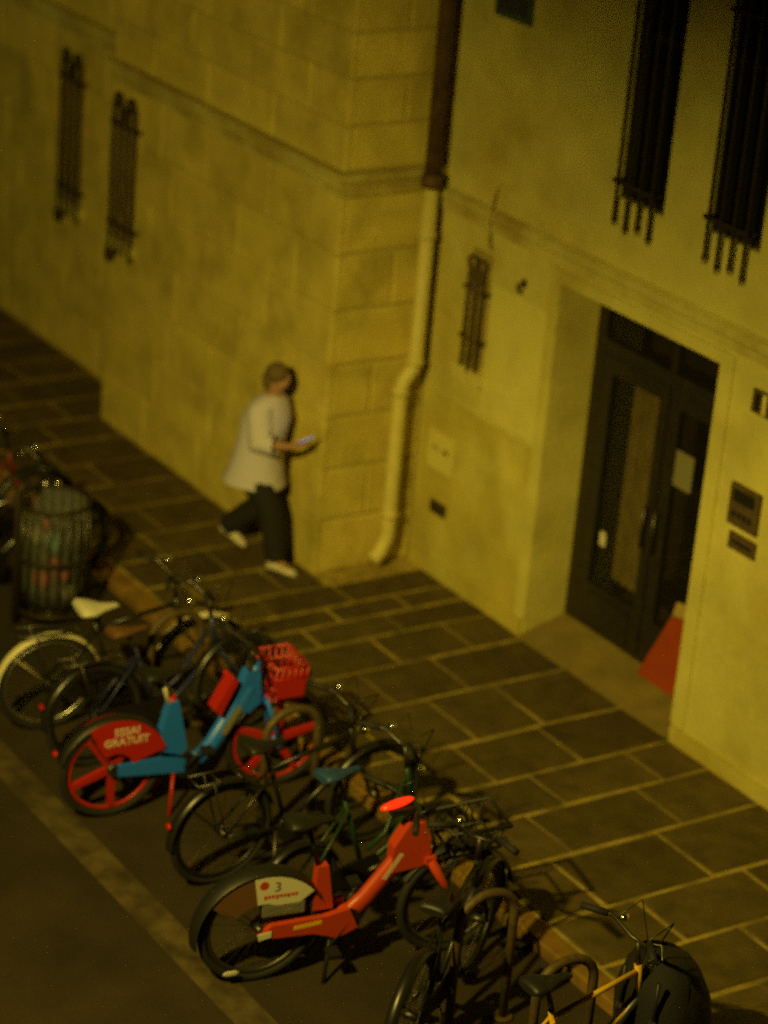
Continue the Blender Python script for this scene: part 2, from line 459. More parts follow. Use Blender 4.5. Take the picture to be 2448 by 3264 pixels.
tag(MB().box(-12.72,-12.66,DY+.010,DY+.016,.76,.86).obj('sticker', m_white), 'small white sticker low on the left door pane', 'sticker')

b = MB(); b.tube([(-.155,0,.012),(.025,0,.505),(.34,0,.565)], .010, 6); b.tube([(.0,0,.25),(.34,0,.25)], .006, 6); o = b.obj('edge_trim', m_rustpipe, rd); o.rotation_euler = (rad(-9),0,0)
# fittings on the plaster
ip = thing('intercom', (-10.92, YR, 1.66), 'dark intercom panel on the plaster right of the door', 'intercom')
MB().box(-.135,.135,-.03,0,0,.27).obj('case', m_ironpaint, ip); MB().box(-.10,.10,-.034,-.03,.16,.24).obj('speaker_plate', m_blackpl, ip)
for i in range(4): MB().box(-.09+.05*i,-.06+.05*i,-.038,-.03,.06,.10).obj('button', m_steel, ip)
ms = thing('letter_slot', (-10.90, YR, 1.50), 'narrow brown letter slot below the intercom', 'letter slot')
MB().box(-.125,.125,-.02,0,0,.11).obj('plate', m_ironpaint, ms); MB().box(-.09,.09,-.024,-.02,.045,.065).obj('flap', m_black, ms)
vg = thing('vent_grille', (-10.87, YR, 2.42), 'small dark wall vent with a pale bar at the right edge', 'vent')
MB().box(-.12,.16,-.02,0,0,.15).obj('case', m_ironpaint, vg); MB().box(-.02,.015,-.026,-.02,.01,.14).obj('slat', m_pipe, vg); MB().box(-.085,-.05,-.026,-.02,.02,.13).obj('slat', m_black, vg)
up_ = thing('utility_hatch', (-14.18, YR-.01, .81), 'flat cream meter hatch with three slots low beside the drainpipe', 'hatch')
MB().box(-.155,.155,-.014,0,0,.29).obj('cover', m_patch, up_)
for k, xx in enumerate((-.10,-.05,.03)): MB().box(xx,xx+(.02 if k<2 else .07),-.018,-.014,.15,.175).obj('slot', m_ironpaint, up_)
lv = thing('air_vent', (-14.155, YR-.01, .47), 'small dark air vent under the meter hatch', 'vent')
MB().box(-.10,.10,-.012,0,0,.10).obj('case', m_ironpaint, lv)
for k in range(4): MB().box(-.085,.085,-.018,-.012,.015+.02*k,.025+.02*k).obj('slat', m_iron, lv)
hk = thing('iron_hook', (-13.42, YR, 2.45), 'rusty iron hook on the plaster between slit window and door', 'hook')
b = MB(); b.tube([(0,0,.03),(0,-.05,.03),(.0,-.06,.0),(.02,-.045,-.03)], .012, 6); b.obj('hook_bar', m_rustpipe, hk); MB().box(-.025,.025,-.008,0,0,.06).obj('back_plate', m_rustpipe, hk)
cb = MB(); cb.tube([(-13.815,YR-.012,2.60),(-13.815,YR-.065,2.70),(-13.815,YR-.065,2.90),(-13.815,YR-.03,3.04),(-13.79,YR-.014,3.07),(-13.64,YR-.012,3.10)], .011, 6)
tag(cb.obj('wall_cable', m_dado), 'thin dark cable crossing the string course above the slit window', 'cable')
sg = thing('street_sign', (-13.84, YR, 4.20), 'dark blue street sign with green rim at the top edge', 'sign')
MB().box(-.21,.21,-.02,0,0,.42).obj('rim', m_greenplate, sg); MB().box(-.165,.165,-.024,-.02,.045,.38).obj('plate', m_blueplate, sg)

# ------------------------------------------------------------------ stone building on the left
YL, XC, XP, YB = 9.38, -14.5, -17.95, 9.80
stone = thing('stone_house', (-17, YL, 0), 'limestone house of coursed blocks projecting left of the drainpipe', 'building')
b = MB(); b.box(XP+.012, XC-.012, YL+.012, 13.0, -.2, 8.0); b.box(-34, XP+.012, YB+.012, 13.0, -.2, 8.0)
part(b, 'core_wall', m_stonejoint, stone)
courses = [-.02,.40,.80,1.20,1.60,2.01,2.43,2.86, 3.03, 3.35,3.68,4.0,4.36,4.72,5.1]
NICHE = [(-17.90,-17.50,1.62,2.72), (-19.66,-19.26,1.40,2.64)]
for ci in range(len(courses)-1):
    z0, z1 = courses[ci], courses[ci+1]
    if abs(z0-2.86) < .01: continue                      # string course sits here
    g_ = .004
    # front of the projecting part
    for (xa, xb, yf) in ((XP, XC, YL), (-26.0, XP, YB)):
        cut = []
        x = xb - (R.uniform(.45,.6) if ci % 2 else R.uniform(.85,1.0))
        cut = [xb]
        while x > xa+.4: cut.append(x); x -= R.uniform(.7,1.1)
        cut.append(xa)
        for i in range(len(cut)-1):
            slabblock(cut[i+1]+g_*.6, cut[i]-(g_*.6 if i else 0), yf+R.uniform(-.003,.003), yf+.05, z0+g_, z1-g_, .008, '-y')\
                .obj('stone', m_stone, stone).matrix_parent_inverse = Matrix.Translation(-stone.location)
    # return face towards the right building
    ym = R.uniform(9.75,9.9) if ci % 2 else None
    ys = [YL+.0, ym, YR] if ym else [YL, YR]
    for i in range(len(ys)-1):
        slabblock(XC-.045, XC+R.uniform(-.003,.003), ys[i]+(g_*.6 if i else .05), ys[i+1]-g_*.6, z0+g_*1.6, z1-g_*1.6, .016, 'x')\
            .obj('stone', m_stone, stone).matrix_parent_inverse = Matrix.Translation(-stone.location)
# string course with two mouldings, returned round the corner
def course_run(b, z, h, p):
    b.box(XP-p, XC+p, YL-p, YL+.02, z, z+h)
    b.box(XC-.02, XC+p, YL+.021, YR-.002, z, z+h)
    b.box(-26.0, XP-p-.001, YB-p, YB+.02, z, z+h)
b = MB(); course_run(b, 2.862, .045, .035); course_run(b, 2.909, .055, .02); course_run(b, 2.966, .062, .065)
part(b, 'string_course', m_cornice, stone)
for (x0,x1,z0,z1), yf in zip(NICHE, (YL, YB)):
    s_ = MB(); s_.box(x0,x1,yf-.016,yf+.03,z0,z1)
    o = part(s_, 'slit_window', m_shutter, stone)
    s_ = MB(); s_.box(x0-.07,x1+.05,yf-.05,yf+.02,z0-.10,z0-.01); q = s_.obj('sill', m_cornice); q.parent = o
guard(-17.63, .36, 1.58, 2.72, YL-.016, 4, 'scrolled iron window guard on the stone house nearer the corner')
guard(-19.42, .36, 1.36, 2.64, YB-.016, 4, 'scrolled iron window guard on the stone house farther left')

# drainpipe in the corner
dp = thing('drainpipe', (XC+.10, 10.06, 0), 'drainpipe in the corner, brown above and cream with an elbow below', 'drainpipe')
px, py = 0, 0
b = MB(); b.tube([(.0,.0,2.99),(0,0,8.0)], .062, 12); b.obj('upper_pipe', m_rustpipe, dp)
b = MB(); b.tube([(0,0,3.00),(0,0,2.90)], [.078,.078], 12); b.obj('socket', m_rustpipe, dp)
b = MB(); b.tube([(-.0,0,2.90),(0,0,1.62),(0,-.02,1.55),(0,-.09,1.46),(0,-.11,1.40),(0,-.11,.30),(.0,-.12,.22),(.01,-.17,.13),(.02,-.24,.07)], .055, 12); b.obj('lower_pipe', m_pipe, dp)
for zz, yy in ((2.55,0),(1.60,-.005),(1.38,-.11),(.42,-.11)):
    b = MB(); b.tube([(0,yy,zz-.02),(0,yy,zz+.02)], .066, 12); b.box(-.11,-.04,yy-.012,yy+.012,zz-.012,zz+.012); b.obj('bracket', m_pipe, dp)

# ------------------------------------------------------------------ hoops
def hoop(x, y, label):
    t = thing('bicycle_hoop', (x, y, ZR), label, 'bicycle rack', 'steel hoops along the bicycle bay')
    wd, h, r = .36, .82, .15
    pts = [(0,-wd/2,0),(0,-wd/2,h-r)]
    for i in range(1,12):
        a = math.pi - math.pi*i/12
        pts.append((0, math.cos(a)*wd/2, h-r+math.sin(a)*r))
    pts += [(0,wd/2,h-r),(0,wd/2,0)]
    b = MB(); b.tube(pts, .026, 10); b.obj('hoop_tube', m_ironpaint, t)
    for s in (-1,1):
        b = MB(); b.tube([(0,s*wd/2,.0),(0,s*wd/2,.015)], .055, 12); b.obj('foot_plate', m_ironpaint, t)
    return t
hoop(-9.22, 7.22, 'steel hoop standing just right of the black bicycle seen from behind')
hoop(-8.52, 7.22, 'steel hoop beside the yellow framed bicycle')
hoop(-11.45, 7.35, 'steel hoop behind the black bicycles, near the blue bicycle')
hoop(-12.9, 7.35, 'steel hoop among the dark bicycles left of the blue one')

# ------------------------------------------------------------------ bicycles
def text_mesh(body, size, mname, mtl, parent, loc, extrude=.0015, rot=None, bold=0.0):
    cu_ = bpy.data.curves.new(mname, 'FONT'); cu_.body = body; cu_.size = size; cu_.extrude = extrude; cu_.align_x = 'CENTER'; cu_.offset = bold
    cu_.space_line = .95
    cu_.resolution_u = 3
    to = bpy.data.objects.new(mname, cu_); C.objects.link(to)
    bpy.context.view_layer.update()
    me = bpy.data.meshes.new_from_object(to.evaluated_get(bpy.context.evaluated_depsgraph_get()))
    bpy.data.objects.remove(to); bpy.data.curves.remove(cu_)
    me.name = mname
    me.materials.clear(); me.materials.append(mtl)
    o = bpy.data.objects.new(mname, me); C.objects.link(o)
    o.parent = parent; o.location = loc
    base = Matrix(((0,0,1),(1,0,0),(0,1,0)))          # text x -> +Y, text y -> +Z, normal -> +X
    e = base.to_euler()
    o.rotation_mode = 'XYZ'
    mm = base.to_4x4()
    if rot: mm = Matrix.Rotation(rot, 4, 'X') @ mm
    o.rotation_euler = mm.to_euler()
    return o

def wheel(parent, name, y, Rw, rim_m, spokes, tyre_r=.024, tyre_m=None, hub_m=None, steer=0):
    hub_m = hub_m or m_steel
    b = MB()
    b.tube([(-.05,0,0),(.05,0,0)], .022 if spokes != 'mag' else .04, 10)
    h = b.obj(name, hub_m, parent); h.location = (0, y, Rw)
    if steer: h.rotation_euler = (0,0,steer)
    t = MB(); t.ring((0,0,0), Rw-tyre_r, tyre_r, 'x', 44, 8); t.obj('tyre', tyre_m or m_rubber, h)
    t = MB(); t.ring((0,0,0), Rw-2*tyre_r-.010, .014, 'x', 44, 6, w=.9); t.obj('rim', rim_m, h)
    ri = Rw-2*tyre_r-.02
    if spokes == 'mag':
        ph = R.uniform(0,1)
        for k in range(5):
            a = 2*math.pi*k/5 + ph
            ca, sa = math.cos(a), math.sin(a)
            b = MB()
            def P(r_, s_): return (r_*ca - s_*sa, r_*sa + s_*ca)
            b.prism([P(.02,-.026),P(ri,-.017),P(ri,.017),P(.02,.026)], -.016, .016, 'x'); b.obj('spoke', rim_m, h)
    else:
        b = MB()
        for k in range(28):
            a = 2*math.pi*k/28; a2 = a + (.35 if k % 2 else -.35)
            sx = .028 if (k//2) % 2 else -.028
            b.tube([(sx, .02*math.cos(a2), .02*math.sin(a2)), (0, ri*math.cos(a), ri*math.sin(a))], .0016, 3, False)
        o = b.obj('spokes', m_steel, h); o['kind'] = 'stuff'
    return h

def saddle(parent, y, z, m_s, y_bb, z_bb, post_m=None, wide=.075, post_from=.55):
    b = MB()
    rings = []
    for t, hw, dz, th in ((-.13,wide*.8,.0,.03),(-.11,wide,.012,.045),(-.04,wide*.92,.004,.045),(.04,wide*.42,-.004,.035),(.12,.022,.0,.028),(.15,.014,-.008,.02)):
        rings.append([(hw*math.cos(q), t, dz + th/2*math.sin(q) + (.006 if math.sin(q) > 0 else 0)) for q in [2*math.pi*k/12 for k in range(12)]])
    b.loft(rings)
    s = b.obj('saddle', m_s, parent); s.location = (0, y, z)
    p = MB(); d = Vector((0, y_bb-y, z_bb-z))
    p.tube([(0,0,-.02), tuple(d*post_from)], .015, 8)
    o = p.obj('seat_post', post_m or m_alu, s)
    return s

def handlebar(parent, y, z, wd, rise, back, stem_to, grip_m=None, bar_m=None, basket=None, steer=0):
    b = MB()
    b.tube([(-wd/2, -back, rise), (-wd/2+.14, -back*.45, rise), (-.06,0,.0), (.06,0,.0), (wd/2-.14, -back*.45, rise), (wd/2, -back, rise)], .012, 8)
    b.tube([(0,0,0), (0, stem_to[0]-y, stem_to[1]-z)], .015, 8)
    h = b.obj('handlebar', bar_m or m_steel, parent); h.location = (0, y, z)
    if steer: h.rotation_euler = (0,0,steer)
    for s in (-1, 1):
        gx0, gx1 = s*wd/2, s*(wd/2-.12)
        yb = -back + back*.55*.12/.14
        gm = MB(); gm.tube([(gx0*1.01,-back*1.01,rise),(gx1,yb,rise)], .019, 8); gm.obj('grip', grip_m or m_rubber, h)
        lv_ = MB(); lv_.tube([(s*(wd/2-.15),-back*.42,rise-.01),(s*(wd/2-.11),-back*.3+.04,rise-.02),(s*(wd/2-.02),-back*.8+.045,rise-.03)], .006, 5); lv_.obj('brake_lever', m_steel, h)
    c = MB()
    for s in (-1,1):
        c.tube([(s*(wd/2-.16),-back*.4,rise-.01),(s*.12,.10,rise+.05),(s*.03,.10,-.06),(s*.015,.04,-.25)], .004, 4)
    o = c.obj('brake_cables', m_black, h); o['kind'] = 'stuff'
    return h

def cranks(parent, y, z, ang=.7, m_=None):
    b = MB(); L = .165
    ca, sa = math.cos(ang)*L, math.sin(ang)*L
    b.tube([(-.06,0,0),(.06,0,0)], .02, 8)
    b.tube([(.065,0,0),(.07,ca,sa)], .011, 6); b.tube([(-.065,0,0),(-.07,-ca,-sa)], .011, 6)
    b.tube([(.045,0,0),(.050,0,0)], .085, 20)
    c = b.obj('crankset', m_ or m_blackpl, parent); c.location = (0,y,z)
    for s in (1,-1):
        p = MB(); p.box(.08*s-(0 if s>0 else .09), .08*s+(.09 if s>0 else 0), s*ca-.035, s*ca+.035, s*sa-.010, s*sa+.010); p.obj('pedal', m_blackpl, c)
    return c

def mudguard(parent, y, Rw, m_, a0, a1, wd=.03, gap=.022, name='mudguard'):
    b = MB(); rr = Rw+gap
    n = 22; vs=[]; fs=[]
    for i in range(n+1):
        t = rad(a0+(a1-a0)*i/n)
        for dx, dr in ((-wd,-.012),(-wd*.7,0),(0,.006),(wd*.7,0),(wd,-.012)):
            vs.append((dx,(rr+dr)*math.cos(t),(rr+dr)*math.sin(t)))
    for i in range(n):
        for j in range(4): fs.append((i*5+j,i*5+j+1,(i+1)*5+j+1,(i+1)*5+j))
    b.add(vs, fs, True)
    # stays
    for s in (-1,1):
        t = rad(a0 + (a1-a0)*.72)
        b.tube([(s*wd*.8,(rr-.01)*math.cos(t),(rr-.01)*math.sin(t)),(s*.05,0,0)], .003, 4)
    o = b.obj(name, m_, parent); o.location = (0,y,Rw)
    return o

def kickstand(parent, y, z, m_, two=False):
    b = MB(); b.tube([(.03,0,0),(.14,-.06,-z+.01)], .012, 6)
    if two: b.tube([(-.03,0,0),(-.14,-.06,-z+.01)], .012, 6)
    o = b.obj('kickstand', m_, parent); o.location = (0,y,z); return o

def lamp(parent, name, loc, m_, r=(.025,.015,.02)):
    b = MB(); b.ball((0,0,0), *r, n=10, m_=6); o = b.obj(name, m_, parent); o.location = loc; return o

def fan(cy, cz, ri, ro, a0, a1, n=10):
    pts = [(cy+ro*math.cos(rad(a0+(a1-a0)*i/n)), cz+ro*math.sin(rad(a0+(a1-a0)*i/n))) for i in range(n+1)]
    pts += [(cy+ri*math.cos(rad(a1+(a0-a1)*i/n)), cz+ri*math.sin(rad(a1+(a0-a1)*i/n))) for i in range(n+1)]
    return pts

def share_bike(name, loc, rz, label, m_f, m_w, m_fork, Rw=.33, WB=1.12, mag=False, steer=0, lean=0, post=None):
    """thick step-through dockless frame, common to the blue, orange and red bikes"""
    t = thing(name, loc, label, 'bicycle', 'bicycles parked across the bay', rz, lean)
    sp = 'mag' if mag else 'wire'
    wheel(t, 'rear_wheel', 0, Rw, m_w, sp, .026, hub_m=m_steel)
    fwh = wheel(t, 'front_wheel', WB, Rw, m_w, sp, .026, hub_m=(m_f if mag else m_steel), steer=steer)
    return t

# ---- blue and red dockless bicycle
bl = share_bike('share_bicycle', (-12.05, 6.46, ZR), rad(-4), 'sky blue hire bicycle with red wheels, red basket and red wheel cover', m_blue, m_red, m_red, .335, 1.10, True, steer=rad(-6), lean=rad(3))
b = MB()
b.prism([(.02,.30),(.02,.375),(.30,.375),(.46,.34),(.46,.25),(.28,.27)], .035, .06, 'x'); b.prism([(.02,.30),(.02,.375),(.30,.375),(.46,.34),(.46,.25),(.28,.27)], -.06, -.035, 'x')
b.prism([(.27,.42),(.44,.36),(.48,.40),(.40,.74),(.345,.74)], -.035, .035, 'x')              # seat tube gusset
b.tube([(0,.47,.29),(0,.58,.30),(0,.66,.38),(0,.88,.75)], [.045,.055,.058,.062], 12, flat=.75)
b.prism([(.76,.60),(.84,.86),(.93,.88),(.95,.64),(.88,.58)], -.04, .04, 'x')
b.tube([(0,.90,.90),(0,.97,.62)], .035, 10)
fr_ = b.obj('frame', m_blue, bl)
b = MB(); b.prism([(.69,.585),(.80,.80),(.835,.77),(.735,.545)], -.036, .070, 'x'); o = b.obj('lock_box', m_red, bl); o.location = (0,-.065,.065)
b = MB()
for s in (-1,1): b.tube([(s*.05,.985,.66),(s*.055,1.10,.335)], .016, 8)
b.box(-.06,.06,.965,1.01,.635,.675); b.obj('fork', m_blue, bl)
b = MB(); cvr = fan(0,.335,.12,.345,18,120,14)
b.prism(cvr, .042, .050, 'x'); b.prism(cvr, -.050, -.042, 'x')
wc = b.obj('wheel_cover', m_red, bl)
text_mesh('ESSAI\nGRATUIT', .070, 'cover_lettering', m_print, wc, (.0515,.065,.580), bold=.002)
b = MB()
for k, wd in ((0,.11),): b.box(.051,.0525,.03,.03+wd,.500,.515)
mudguard(bl, 0, .335, m_blackpl, 20, 165, .04)
mudguard(bl, 1.10, .335, m_blackpl, 10, 150, .035)
saddle(bl, .29, .93, m_blackpl, .46, .29, m_cream, .09, .38)
b = MB(); b.tube([(0,.375,.70),(0,.365,.76)], .026, 10); b.obj('seat_clamp', m_red, bl)
handlebar(bl, .88, 1.0, .56, .03, .12, (.90,.88), steer=rad(-6))
cranks(bl, .47, .29, .9)
kickstand(bl, .40, .28, m_red, True)
bk = MB()
bk_w, y0_, y1_, z0_, z1_ = .14, .99, 1.20, .68, .91
for k in range(4):
    zz = z0_ + (z1_-z0_)*k/3; ww = bk_w - .03 + .03*k/3
    bk.tube([(-ww,y0_,zz),(ww,y0_,zz),(ww,y1_,zz),(-ww,y1_,zz),(-ww,y0_,zz)], .012, 6)
for k in range(6):
    yy = y0_ + (y1_-y0_)*k/5
    for s in (-1,1): bk.tube([(s*(bk_w-.03),yy,z0_),(s*bk_w,yy,z1_)], .009, 5)
for k in range(1,5):
    xx = -bk_w + 2*bk_w*k/5
    bk.tube([(xx*.85,y1_,z0_),(xx,y1_,z1_)], .009, 5); bk.tube([(xx*.85,y0_,z0_),(xx,y0_,z1_)], .009, 5); bk.tube([(xx*.85,y0_,z0_),(xx*.85,y1_,z0_)], .009, 5)
bk.prism([(y0_+.01,z0_+.02),(y1_-.01,z0_+.02),(y1_-.005,z0_+.19),(y0_+.01,z0_+.19)], bk_w-.012, bk_w-.004, 'x')
bk.obj('basket', m_red, bl)
lb = MB(); lb.prism([(-.10,-.022),(.10,-.022),(.10,.022),(-.10,.022)], .047, .049, 'x'); o = lb.obj('frame_decal', m_paper, bl); o.location = (0,.755,.55); o.rotation_euler = (rad(60),0,0)
lamp(bl, 'headlamp', (0,1.22,.80), m_alu, (.04,.02,.03)); lamp(bl, 'tail_lamp', (0,-.37,.50), m_reddim)

# ---- orange dockless bicycle
og = share_bike('share_bicycle', (-10.12, 6.36, ZR), rad(-10), 'orange red hire bicycle with a white number panel over its rear wheel', m_orange, m_steel, m_orange, .345, 1.15, False, steer=rad(4), lean=rad(3))
b = MB()
b.prism([(-.02,.325),(.05,.39),(.36,.40),(.50,.43),(.56,.30),(.44,.25),(.30,.30),(.05,.31)], .04, .075, 'x')
b.prism([(-.02,.325),(.05,.39),(.36,.40),(.50,.43),(.56,.30),(.44,.25),(.30,.30),(.05,.31)], -.075, -.04, 'x')
b.tube([(0,.42,.33),(0,.54,.36),(0,.62,.44),(0,.80,.68),(0,.87,.76)], [.055,.060,.055,.055,.06], 12, flat=.72)
b.prism([(.74,.60),(.74,.76),(.82,.90),(.93,.90),(.97,.70),(.93,.62)], -.042, .042, 'x')
b.prism([(.30,.42),(.42,.42),(.37,.70),(.31,.70)], -.03, .03, 'x')
b.obj('frame', m_orange, og)
b = MB()
for s in (-1,1): b.tube([(s*.055,.96,.66),(s*.06,1.15,.345)], [.028,.018], 8)
b.box(-.07,.07,.93,.99,.64,.68); b.obj('fork', m_orange, og)
b = MB(); b.tube([(.043,.47,.35),(.043,.30,.345),(.043,.0,.34)], .02, 8); b.obj('chain_case', m_blackpl, og)
for (a0,a1,mm,nm,xo) in ((38,100,m_white,'number_panel',.052),(100,146,m_brown,'skirt_guard',.050)):
    b = MB(); cv = fan(.0,.345,.18,.37,a0,a1,8)
    b.prism(cv, xo-.006, xo, 'x'); b.prism(cv, -xo, -xo+.006, 'x'); pn = b.obj(nm, mm, og)
    if nm == 'number_panel': panel = pn
text_mesh('3', .085, 'panel_numeral', m_grey, panel, (.0525,.075,.600), bold=.001)
b = MB(); b.tube([(.052,-.005,.645),(.0535,-.005,.645)], .026, 16); b.obj('panel_roundel', m_orange, panel)
b = MB()
for k in range(9): b.box(.052,.0535,-.0+.022*k,.016+.022*k,.560-(0 if k%3 else .006),.578)
b.obj('panel_print', m_orange, panel)
b = MB()
for r_ in range(2):
    for k in range(9): b.box(.052,.0535,.03+.021*k,.044+.021*k,.448+.034*r_,.470+.034*r_)
b.box(.040,.052,.0,.24,.44,.51)
o = b.obj('print_strip', m_grey, og)
b = MB(); b.prism([(.18,.345),(.34,.36),(.34,.385),(.18,.370)], .075, .077, 'x'); b.obj('frame_decal', m_yellow, og)
b = MB(); b.prism([(-.03,.35),(.05,.36),(.05,.325),(-.02,.31)], .076, .082, 'x'); b.obj('axle_cap', m_white, og)
b = MB(); b.prism([(-.09,-.014),(.09,-.014),(.09,.014),(-.09,.014)], .041, .0425, 'x'); o = b.obj('frame_decal', m_print, og); o.location = (0,.745,.645); o.rotation_euler = (rad(58.5),0,0)
mudguard(og, 0, .345, m_blackpl, 25, 190, .060, .034)
mudguard(og, 1.15, .345, m_blackpl, 5, 150, .04, .028)
saddle(og, .24, .98, m_blackpl, .42, .34, m_black, .09, .45)
hb = handlebar(og, .84, 1.0, .60, .03, .14, (.86,.90), bar_m=m_black, steer=rad(4))
cranks(og, .50, .33, -2.2)
kickstand(og, .42, .28, m_blackpl, True)
b = MB(); b.box(-.05,.05,.70,.83,.975,1.01); b.obj('lamp_housing', m_blackpl, og)
b = MB(); b.ball((0,0,0), .030,.10,.020, 14, 8); o = b.obj('status_lamp', m_redlamp, og); o.location = (.01,.74,1.03); o.rotation_euler = (rad(14),0,0)
lamp(og, 'reflector', (.05,-.15,.10), m_white, (.004,.05,.02))
b = MB(); b.tube([(-.12,1.06,.72),(.12,1.06,.72),(.13,1.34,.74),(-.13,1.34,.74),(-.12,1.06,.72)], .010, 6); b.tube([(-.13,1.04,.86),(.13,1.04,.86),(.15,1.38,.88),(-.15,1.38,.88),(-.13,1.04,.86)], .013, 6)
for k in range(6):
    yy = 1.06+.055*k
    for sd in (-1,1): b.tube([(sd*.125,yy,.73),(sd*.142,yy,.87)], .006, 4)
b.obj('basket', m_blackpl, og)

# ---- ordinary city bicycles
def city_bike(loc, rz, label, m_f, Rw=.34, WB=1.06, guard_m=None, rim_m=None, saddle_m=None, kind='step', hb_w=.56, hb_rise=.08, hb_back=.16, sz=.90, rack=True, lean=0, steer=0, chain=True, lampset=True, sw=.085, sy=.24):
    t = thing('city_bicycle', loc, label, 'bicycle', 'bicycles parked across the bay', rz, lean)
    wheel(t, 'rear_wheel', 0, Rw, rim_m or m_darkrim, 'wire', .021)
    wheel(t, 'front_wheel', WB, Rw, rim_m or m_darkrim, 'wire', .021, steer=steer)
    bb = (.44,.28); st = (.29,.74); hd0 = (WB-.17,.62); hd1 = (WB-.22,.84)
    b = MB()
    b.tube([(0,*bb),(0,*st)], .016, 8)
    b.tube([(0,*hd0),(0,*hd1)], .019, 8)
    if kind == 'step':
        b.tube([(0,bb[0]+.03,bb[1]+.10),(0,.60,.46),(0,hd1[0]-.02,.76)], .015, 8)
        b.tube([(0,*bb),(0,.62,.36),(0,hd0[0]+.01,hd0[1]+.02)], .018, 8)
    else:
        b.tube([(0,st[0]+.015,st[1]-.05),(0,hd1[0]+.01,hd1[1]-.04)], .015, 8)
        b.tube([(0,*bb),(0,hd0[0]+.01,hd0[1]+.03)], .018, 8)
    for s in (-1,1):
        b.tube([(s*.03,bb[0]-.02,bb[1]),(s*.055,0,Rw)], .010, 6)
        b.tube([(s*.02,st[0]+.02,st[1]-.06),(s*.055,0,Rw)], .009, 6)
    b.obj('frame', m_f, t)
    b = MB()
    for s in (-1,1): b.tube([(s*.045,hd0[0]+.01,hd0[1]-.02),(s*.05,WB-.03,Rw+.10),(s*.05,WB,Rw)], .012, 6)
    b.box(-.05,.05,hd0[0]-.01,hd0[0]+.03,hd0[1]-.035,hd0[1]-.01); b.obj('fork', m_f, t)
    mudguard(t, 0, Rw, guard_m or m_black, 15, 185, .034, .016)
    mudguard(t, WB, Rw, guard_m or m_black, 15, 160, .034, .016)
    saddle(t, sy, sz, saddle_m or m_blackpl, bb[0], bb[1], m_steel, sw, .30)
    handlebar(t, WB-.24, .98, hb_w, hb_rise, hb_back, hd1, bar_m=m_steel, steer=steer)
    cranks(t, bb[0], bb[1], R.uniform(0,3), m_steel)
    if chain:
        b = MB(); b.prism([(-.05,Rw-.04),(.0,Rw+.045),(bb[0]+.05,bb[1]+.10),(bb[0]+.11,bb[1]),(bb[0]+.05,bb[1]-.09)], .052, .060, 'x'); b.obj('chain_case', m_black, t)
    if rack:
        b = MB()
        for s in (-1,1):
            b.tube([(s*.06,.16,.72),(s*.06,-.22,.73)], .006, 5); b.tube([(s*.06,-.12,.73),(s*.055,0,Rw)], .005, 5)
        for yy in (-.22,-.08,.06,.16): b.tube([(-.06,yy,.727),(.06,yy,.727)], .005, 5)
        b.obj('rear_rack', m_steel, t)
    kickstand(t, .36, .27, m_steel)
    if lampset:
        lamp(t, 'headlamp', (0,WB-.12,.80), m_chrome, (.03,.03,.03)); lamp(t, 'tail_lamp', (0,-Rw-.02,.47), m_reddim, (.025,.012,.02))
    b = MB(); b.ball((0,0,0), .028,.028,.02, 10, 6); o = b.obj('bell', m_chrome, t); o.location = (-.12,WB-.25,1.06)
    return t
c1 = city_bike((-13.22, 6.60, ZR), rad(-6), 'dark roadster bicycle with cream mudguards and a white saddle, left end of the row', m_black, guard_m=m_cream, rim_m=m_alu, saddle_m=m_white, hb_w=.50, lean=rad(4), kind='diamond', sz=.84, sw=.12, sy=.30)
c2 = city_bike((-12.66, 6.66, ZR), rad(2), 'navy city bicycle squeezed between the white saddled one and the blue one', m_navy, hb_w=.46, lean=rad(-3), kind='step', sz=.86, saddle_m=m_brown)
c3 = city_bike((-11.10, 6.68, ZR), rad(2), 'thin framed black bicycle right of the blue hire bicycle', m_black, hb_w=.46, kind='diamond', sz=.86, rack=True, chain=False, lean=rad(3))
c4 = city_bike((-10.46, 6.84, ZR), rad(4), 'small wheeled dark green bicycle with a dark blue saddle cover behind the orange one', m_green, saddle_m=m_bluevinyl, hb_w=.5, kind='step', sz=.92, lean=rad(-2), rack=False, Rw=.27, WB=.94)
c5 = city_bike((-9.06, 6.64, ZR), rad(36), 'black bicycle seen from behind with its front turned into the orange one', m_black, hb_w=.5, kind='diamond', sz=.90, lean=rad(3), lampset=False, rack=False)
c6 = city_bike((-8.30, 6.66, ZR), rad(3), 'yellow framed bicycle with black front bag at the lower right corner', m_yellow, hb_w=.56, kind='diamond', sz=.92, rack=False, lean=rad(2), hb_rise=.10)
c7 = city_bike((-15.12, 6.66, ZR), rad(4), 'silver framed bicycle cut off at the left edge beside the bin', m_alu, hb_w=.46, kind='diamond', sz=.9, rack=False, lean=rad(2))
c8 = city_bike((-15.76, 6.66, ZR), rad(0), 'dark red framed bicycle behind the silver one at the left edge', m_darkred, hb_w=.46, kind='step', sz=.9, rack=False)
# lit and glinting bits
lamp(c2, 'fork_red_lamp', (.06,.93,.46), m_redlit, (.012,.016,.012))  # glow built in: a small red brake lamp placed on the fork
lamp(c5, 'tail_lamp', (.03,-.36,.42), m_reddim, (.022,.012,.022))
